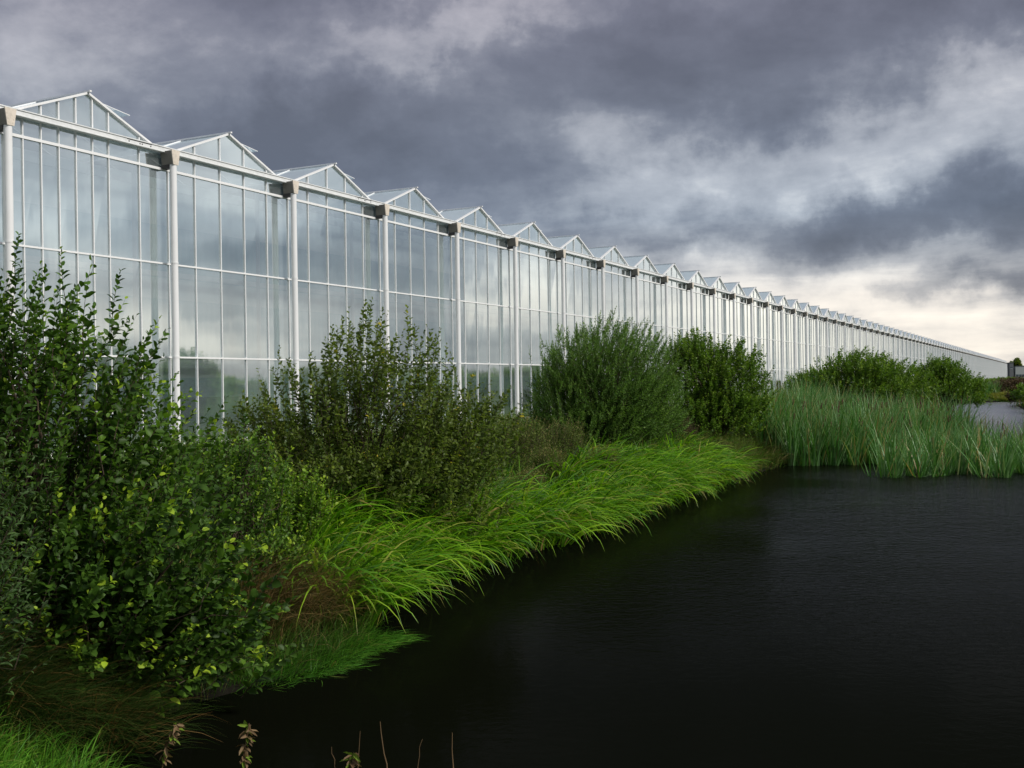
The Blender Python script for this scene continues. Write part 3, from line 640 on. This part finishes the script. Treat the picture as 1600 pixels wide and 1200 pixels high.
# rough grass on the land
P = scatter(9000, 27, (-14, 16), (8, 60), lambda P: (lambda d: on_left(P) & (d > .6) & (P @ yl < D - .2))(pond_sd(P)))
P = clumped(P, 28, 7, .12)
blades('rough_grass', 'dark rough grass on the land below the glass wall', P, M_rough, 29, (.35, .8), (.006, .014), (60, 88), (20, 100), tint=(.0, .85), brown=.12, m=5)
P = clumped(scatter(1500, 127, (-6, -1.5), (6.6, 13), lambda P: (lambda d: on_left(P) & (d > -.02) & (d < 2.2))(pond_sd(P))), 128, 8, .07)
blades('bank_grass', 'dark thin grass under the bushes at the near water edge', P, M_rough, 129, (.2, .55), (.003, .008), (45, 88), (30, 110), az=R(95), azsd=1.0, tint=(.0, .7), brown=.15, m=5)
P = scatter(7000, 30, (10, 110), (50, 200), lambda P: (pond_sd(P) > .1) & (P @ yl < D - .2) & (np.arctan2(P[:, 0], P[:, 1]) < R(30)))
P = clumped(P, 31, 5, .35)
blades('far_rough_grass', 'distant rough grass around the end of the channel', P, M_rough, 32, (.5, 1.0), (.03, .06), (60, 88), (20, 90), tint=(.2, .95), brown=.18, m=4)
# cattails: the tall stand and the lower front stand
def cattails(name, label, P, seed, hl, hw, heads):
    r = np.random.default_rng(seed)
    Pb, A_, S_ = tussocks(P, seed + 300, 13, .11, R(100), .25, (.72, 1.15))
    o = blades(name, label, Pb, M_reed, seed, hl, hw, (68, 90), (4, 60), az=A_, azsd=.4, cat='reeds', tint=(.10, .90), brown=.10, m=7, ls=S_)
    Q = P[r.choice(len(P), heads)]; n = len(Q); h = r.uniform(hl[0] * .72, hl[1] * .84, n); ln = r.normal(0, .06, (n, 2)) + (.05, 0)
    B = np.column_stack([Q, np.zeros(n)]); T = np.column_stack([Q + ln * h[:, None], h])
    t = np.array([0, .5, 1.]); S = B[:, None] + (T - B)[:, None] * t[None, :, None]
    mb = MB(); mb.tubes(S, np.full((n, 3), .004), 3, np.full(n, .9)); s_ = mb.build('stalks', M_reed, o)
    d = unit(T - B); q = T[:, None] + d[:, None] * np.array([-.30, -.28, -.12, -.10])[None, :, None] * 1.0
    mb = MB(); mb.tubes(q, np.array([.004, .014, .014, .004])[None] * np.ones((n, 1)), 6); hobj = mb.build('seed_heads', M_head, o, True)
    o['kind'] = 'stuff'
    s_['kind'] = 'stuff'; hobj['kind'] = 'stuff'
    return o
def band(P, a, b, wd):
    a = np.array(a, float); b = np.array(b, float); ab = b - a; t = ((P - a) @ ab) / (ab @ ab)
    dd = np.hypot(*(P - a - np.clip(t, 0, 1)[:, None] * ab).T)
    return dd < wd
tall = lambda P: (band(P, (8.6, 33.6), (10.4, 33.6), 1.1) | band(P, (10.0, 35.3), (13.0, 40), 2.1) | band(P, (12.5, 36), (15.0, 38.5), 1.2)) & (pond_sd(P) < 1.8)
P = scatter(800, 33, (4, 22), (30, 52), tall)
cattails('cattail_bed', 'tall grey-green cattail bed with brown seed heads at the far side of the pond', P, 35, (1.7, 2.5), (.024, .046), 320)
front = lambda P: band(P, (10.4, 28.8), (17.5, 28.6), .95) | band(P, (12.0, 31.0), (15.0, 33.2), 1.5)
P = scatter(250, 36, (8, 22), (26, 36), front)
cattails('cattail_bed', 'lower green cattail stand reaching out in front to the right edge of the picture', P, 38, (1.0, 1.9), (.022, .042), 60)
P = scatter(170, 39, (44, 52), (104, 114), lambda P: band(P, (45.8, 112), (49.8, 114), 1.4))
cattails('cattail_bed', 'small distant cattail stand where the channel narrows', P, 41, (1.5, 2.1), (.03, .05), 10)
P = clumped(scatter(700, 42, (49, 56), (108, 116), lambda P: band(P, (51, 112), (54, 112.6), 1.3)), 43, 8, .15)
blades('marsh_plants', 'patch of bright yellow-green marsh plants at the end of the channel', P, M_lawn, 44, (.3, .6), (.05, .09), (50, 85), (30, 100), tint=(.93, .99), brown=0, m=4, cat='plants')
# fine grass tongue on the water, left of centre
tongue = lambda P: band(P, (-2.35, 9.6), (-1.75, 10.2), .26) | band(P, (-1.75, 10.5), (-1.4, 11.1), .25)
P = clumped(scatter(620, 45, (-3, 0), (9, 12), tongue), 46, 7, .07)
blades('fine_grass', 'fine short grass creeping over the water edge below the sedge', P, M_lawn, 47, (.12, .30), (.003, .006), (25, 75), (20, 90), az=R(90), azsd=.8, tint=(.0, .75), brown=.05, m=5, droop_min=.005)
# rushes
P = clumped(scatter(110, 48, (-3.4, -1.2), (9.6, 12.6), lambda P: band(P, (-2.55, 10.5), (-2.2, 11.3), .30)), 49, 16, .06)
blades('dead_rush', 'brown dying rush tussock between the dark bush and the bright sedge', P, M_deadrush, 50, (.6, 1.05), (.004, .008), (45, 85), (40, 110), az=R(100), azsd=.75, tint=(.0, .9), brown=.2, cat='rush', kind='stuff')
P, A_, S_ = tussocks(scatter(34, 51, (-4.6, -2.4), (6.6, 8.4), lambda P: band(P, (-3.9, 7.6), (-3.1, 7.7), .30)), 52, 150, .13, R(97), 1.3)
blades('dark_rush', 'dark green rush tussock swept to the right at the lower left corner', P, M_rush, 53, (.6, 1.0), (.0035, .007), (40, 76), (45, 95), az=A_, azsd=.2, tint=(.0, .62), brown=.11, cat='rush', kind='stuff', ls=S_)
# lush grass in the corner
P = clumped(scatter(700, 54, (-4.6, -2.3), (5.8, 7.4), lambda P: (pond_sd(P) > .02) & (P[:, 1] < 7.15)), 55, 9, .06)
blades('lush_grass', 'bright lush grass in the bottom left corner of the near bank', P, M_lawn, 56, (.18, .48), (.006, .013), (50, 88), (30, 120), az=R(80), azsd=1.3, tint=(.2, .9), brown=.05, m=6)

# ------------------------------------------------------------------ dry stalks at the near edge
def stalk(name, label, x, y, h, seed, lean=(.05, 0), leafy=True, r0=.004, group=None, z0=None):
    r = np.random.default_rng(seed); z = float(gh([(x, y)])[0]) if z0 is None else z0
    root = empty(name, (x, y, z)); tag(root, label, 'stalk', group)
    t = np.linspace(0, 1, 7); P = np.stack([lean[0] * t ** 1.6 + r.normal(0, .004, 7), lean[1] * t ** 1.6 + r.normal(0, .004, 7), h * t], -1)[None]
    mb = MB(); mb.tubes(P, (r0 * (1.15 - .7 * t))[None], 6, np.array([.4])); mb.build('stem', M_dry, root, True)
    if leafy:
        n = 46; tl = r.uniform(.35, 1, n) ** .8; f = tl * 5.99; i = f.astype(int); q = P[0][i] + (P[0][i + 1 - (i == 6)] - P[0][i]) * (f - i)[:, None]
        an = r.uniform(0, 6.28, n); Dv = np.stack([np.cos(an) * .8 + .3, np.sin(an) * .8, r.uniform(-.9, .3, n)], -1)
        mb = MB(); leaves(mb, q, Dv, r.uniform(.045, .085, n), r.uniform(.014, .03, n), np.where(r.random(n) < .3, 1.0, r.uniform(.1, .7, n)), r)
        mb.build('leaves', M_dry, root, True)
    return root
stalk('dry_weed', 'withered weed with curled yellow-green and brown leaves beside the corner grass', -2.36, 7.1, .42, 61, (.12, 0), z0=-.02)
stalk('dry_weed', 'withered drooping brown weed standing alone in front of the black water', -1.80, 7.05, .46, 62, (.05, .02), r0=.005, z0=-.05)
stalk('dry_weed', 'tiny withered sprig between bare stems at the bottom edge', -1.13, 7.1, .24, 63, (.05, 0), r0=.003, z0=-.04)
for k, (x, h, ln, lab) in enumerate([(-1.20, .26, -.03, 'short bare stem leaning left, leftmost at the bottom edge'), (-1.06, .36, .02, 'thin straight bare stem just right of the withered sprig'),
                               (-.86, .42, -.05, 'tallest and thickest bare stem at the bottom edge'), (-.67, .30, .04, 'thin bare stem leaning right at the bottom edge'), (-.43, .34, .0, 'rightmost pale bare stem at the bottom edge')]):
    stalk('bare_stem', lab, x, 7.15, h, 70 + k, (ln, 0), False, .0032 + .002 * (k in (2, 4)), 'bare stems at the bottom edge', -.04)

# ------------------------------------------------------------------ far buildings and trees
M_fgrey = paint('far_grey_cladding', (.30, .33, .33), .6, .1, .3); M_fdark = paint('far_dark_cladding', (.10, .11, .12), .6, .1, .3)
M_flight = paint('far_light_cladding', (.62, .66, .70), .6, .1, .3); M_fwin = paint('far_window', (.05, .07, .08), .2, .05)
def house(label, x, y, wx, dy, h, mat, win):
    root = empty('farm_building', (x, y, .95)); tag(root, label, 'building')
    mb = MB(); mb.box(-wx / 2, wx / 2, 0, dy, 0, h); mb.build('wall', mat, root)
    mb = MB(); mb.box(-wx / 2 - .15, wx / 2 + .15, -.15, dy + .15, h, h + .25); mb.build('roof', M_fdark, root)
    for a, b, z0, z1 in win:
        mb = MB(); mb.box(a, b, -.06, .02, z0, z1); wo_ = mb.build('window', M_fwin, root)
        mb = MB(); mb.box(a - .1, b + .1, -.10, -.062, z0 - .12, z0); mb.build('sill', M_flight, wo_)
    return root
house('narrow dark tower block at the far end of the greenhouse', 250.0, 541, 2.0, 4, 8.4, M_fdark, [(-.5, .5, 5.6, 6.4)])
house('grey low building with a dark window band far beyond the greenhouse', 255.2, 541, 6.4, 12, 6.6, M_fgrey, [(-2.9 + k * 1.5, -1.7 + k * 1.5, 1.2, 2.6) for k in range(4)])
house('pale building cut by the right edge of the picture', 263.5, 545, 8, 12, 6.2, M_flight, [(-2.6, -1.4, 1.5, 2.7), (1.0, 2.2, 1.5, 2.7)])
def tree(label, x, y, h, rr, seed, n=420, ls=(.5, .34), mat=None, group=None):
    z = float(gh([(x, y)])[0]); r = np.random.default_rng(seed); root = empty('tree', (x, y, z)); tag(root, label, 'tree', group)
    t = np.linspace(0, 1, 6); P = np.stack([r.normal(0, .05, 6) * h * .1, r.normal(0, .05, 6) * h * .1, h * .8 * t], -1)
    k = 9; L = []
    for q in range(k):
        a = q * 2.4; s = .35 + .06 * q; b = P[0] + (P[-1] - P[0]) * s
        e = np.array([math.cos(a) * rr * .7, math.sin(a) * rr * .7, h * (s + .15)]); L.append(b + (e - b) * t[:, None])
    mb = MB(); mb.tubes(P[None], (h * .028 * (1.1 - .8 * t))[None], 7); mb.tubes(np.array(L), (h * .010 * (1.1 - .8 * t))[None] * np.ones((k, 1)), 5); mb.build('trunk', M_bark, root, True)
    cl = r.normal(0, 1, (16, 3)); cl = unit(cl) * r.uniform(.3, .75, (16, 1)) * (rr, rr, h * .36) + (0, 0, h * .60)
    kk = r.choice(16, n * 12); p = cl[kk] + unit(r.normal(0, 1, (n * 12, 3))) * (r.random((n * 12, 1)) ** .4) * (rr * .42, rr * .42, h * .16)
    d = unit(p - (0, 0, h * .5)) + r.normal(0, .5, p.shape)
    mb = MB(); leaves(mb, p, d, r.uniform(.6, 1.2, len(p)) * ls[0], r.uniform(.6, 1.2, len(p)) * ls[1], r.uniform(0, .8, len(p)) + .2 * (kk % 3 == 0), r, True)
    mb.build('crown', mat or M_alder, root, True); return root
tree('small dark round tree behind the low grey building on the horizon', 268.0, 575, 12.5, 3.6, 81, 260, (.9, .6), M_olive)
# wood across the water: seen only as the low dark band mirrored in the glass
r = np.random.default_rng(99); n = 26000
a = np.radians(r.uniform(30, 112, n)); d = 150 + 14 * np.sin(a * 31) + r.normal(0, 4, n); hmax = 3.3 + 1.0 * np.sin(a * 57) + .6 * np.sin(a * 131 + 1)
p = np.column_stack([np.sin(a) * d, np.cos(a) * d, .8 + (hmax) * r.random(n) ** .8])
mb = MB(); leaves(mb, p, r.normal(0, 1, (n, 3)), r.uniform(.8, 1.5, n), r.uniform(.5, 1.0, n), r.uniform(0, .9, n), r, True)
o = mb.build('distant_wood', M_alder); tag(o, 'low distant wood across the water, mirrored in the glass wall', 'wood', kind='stuff')
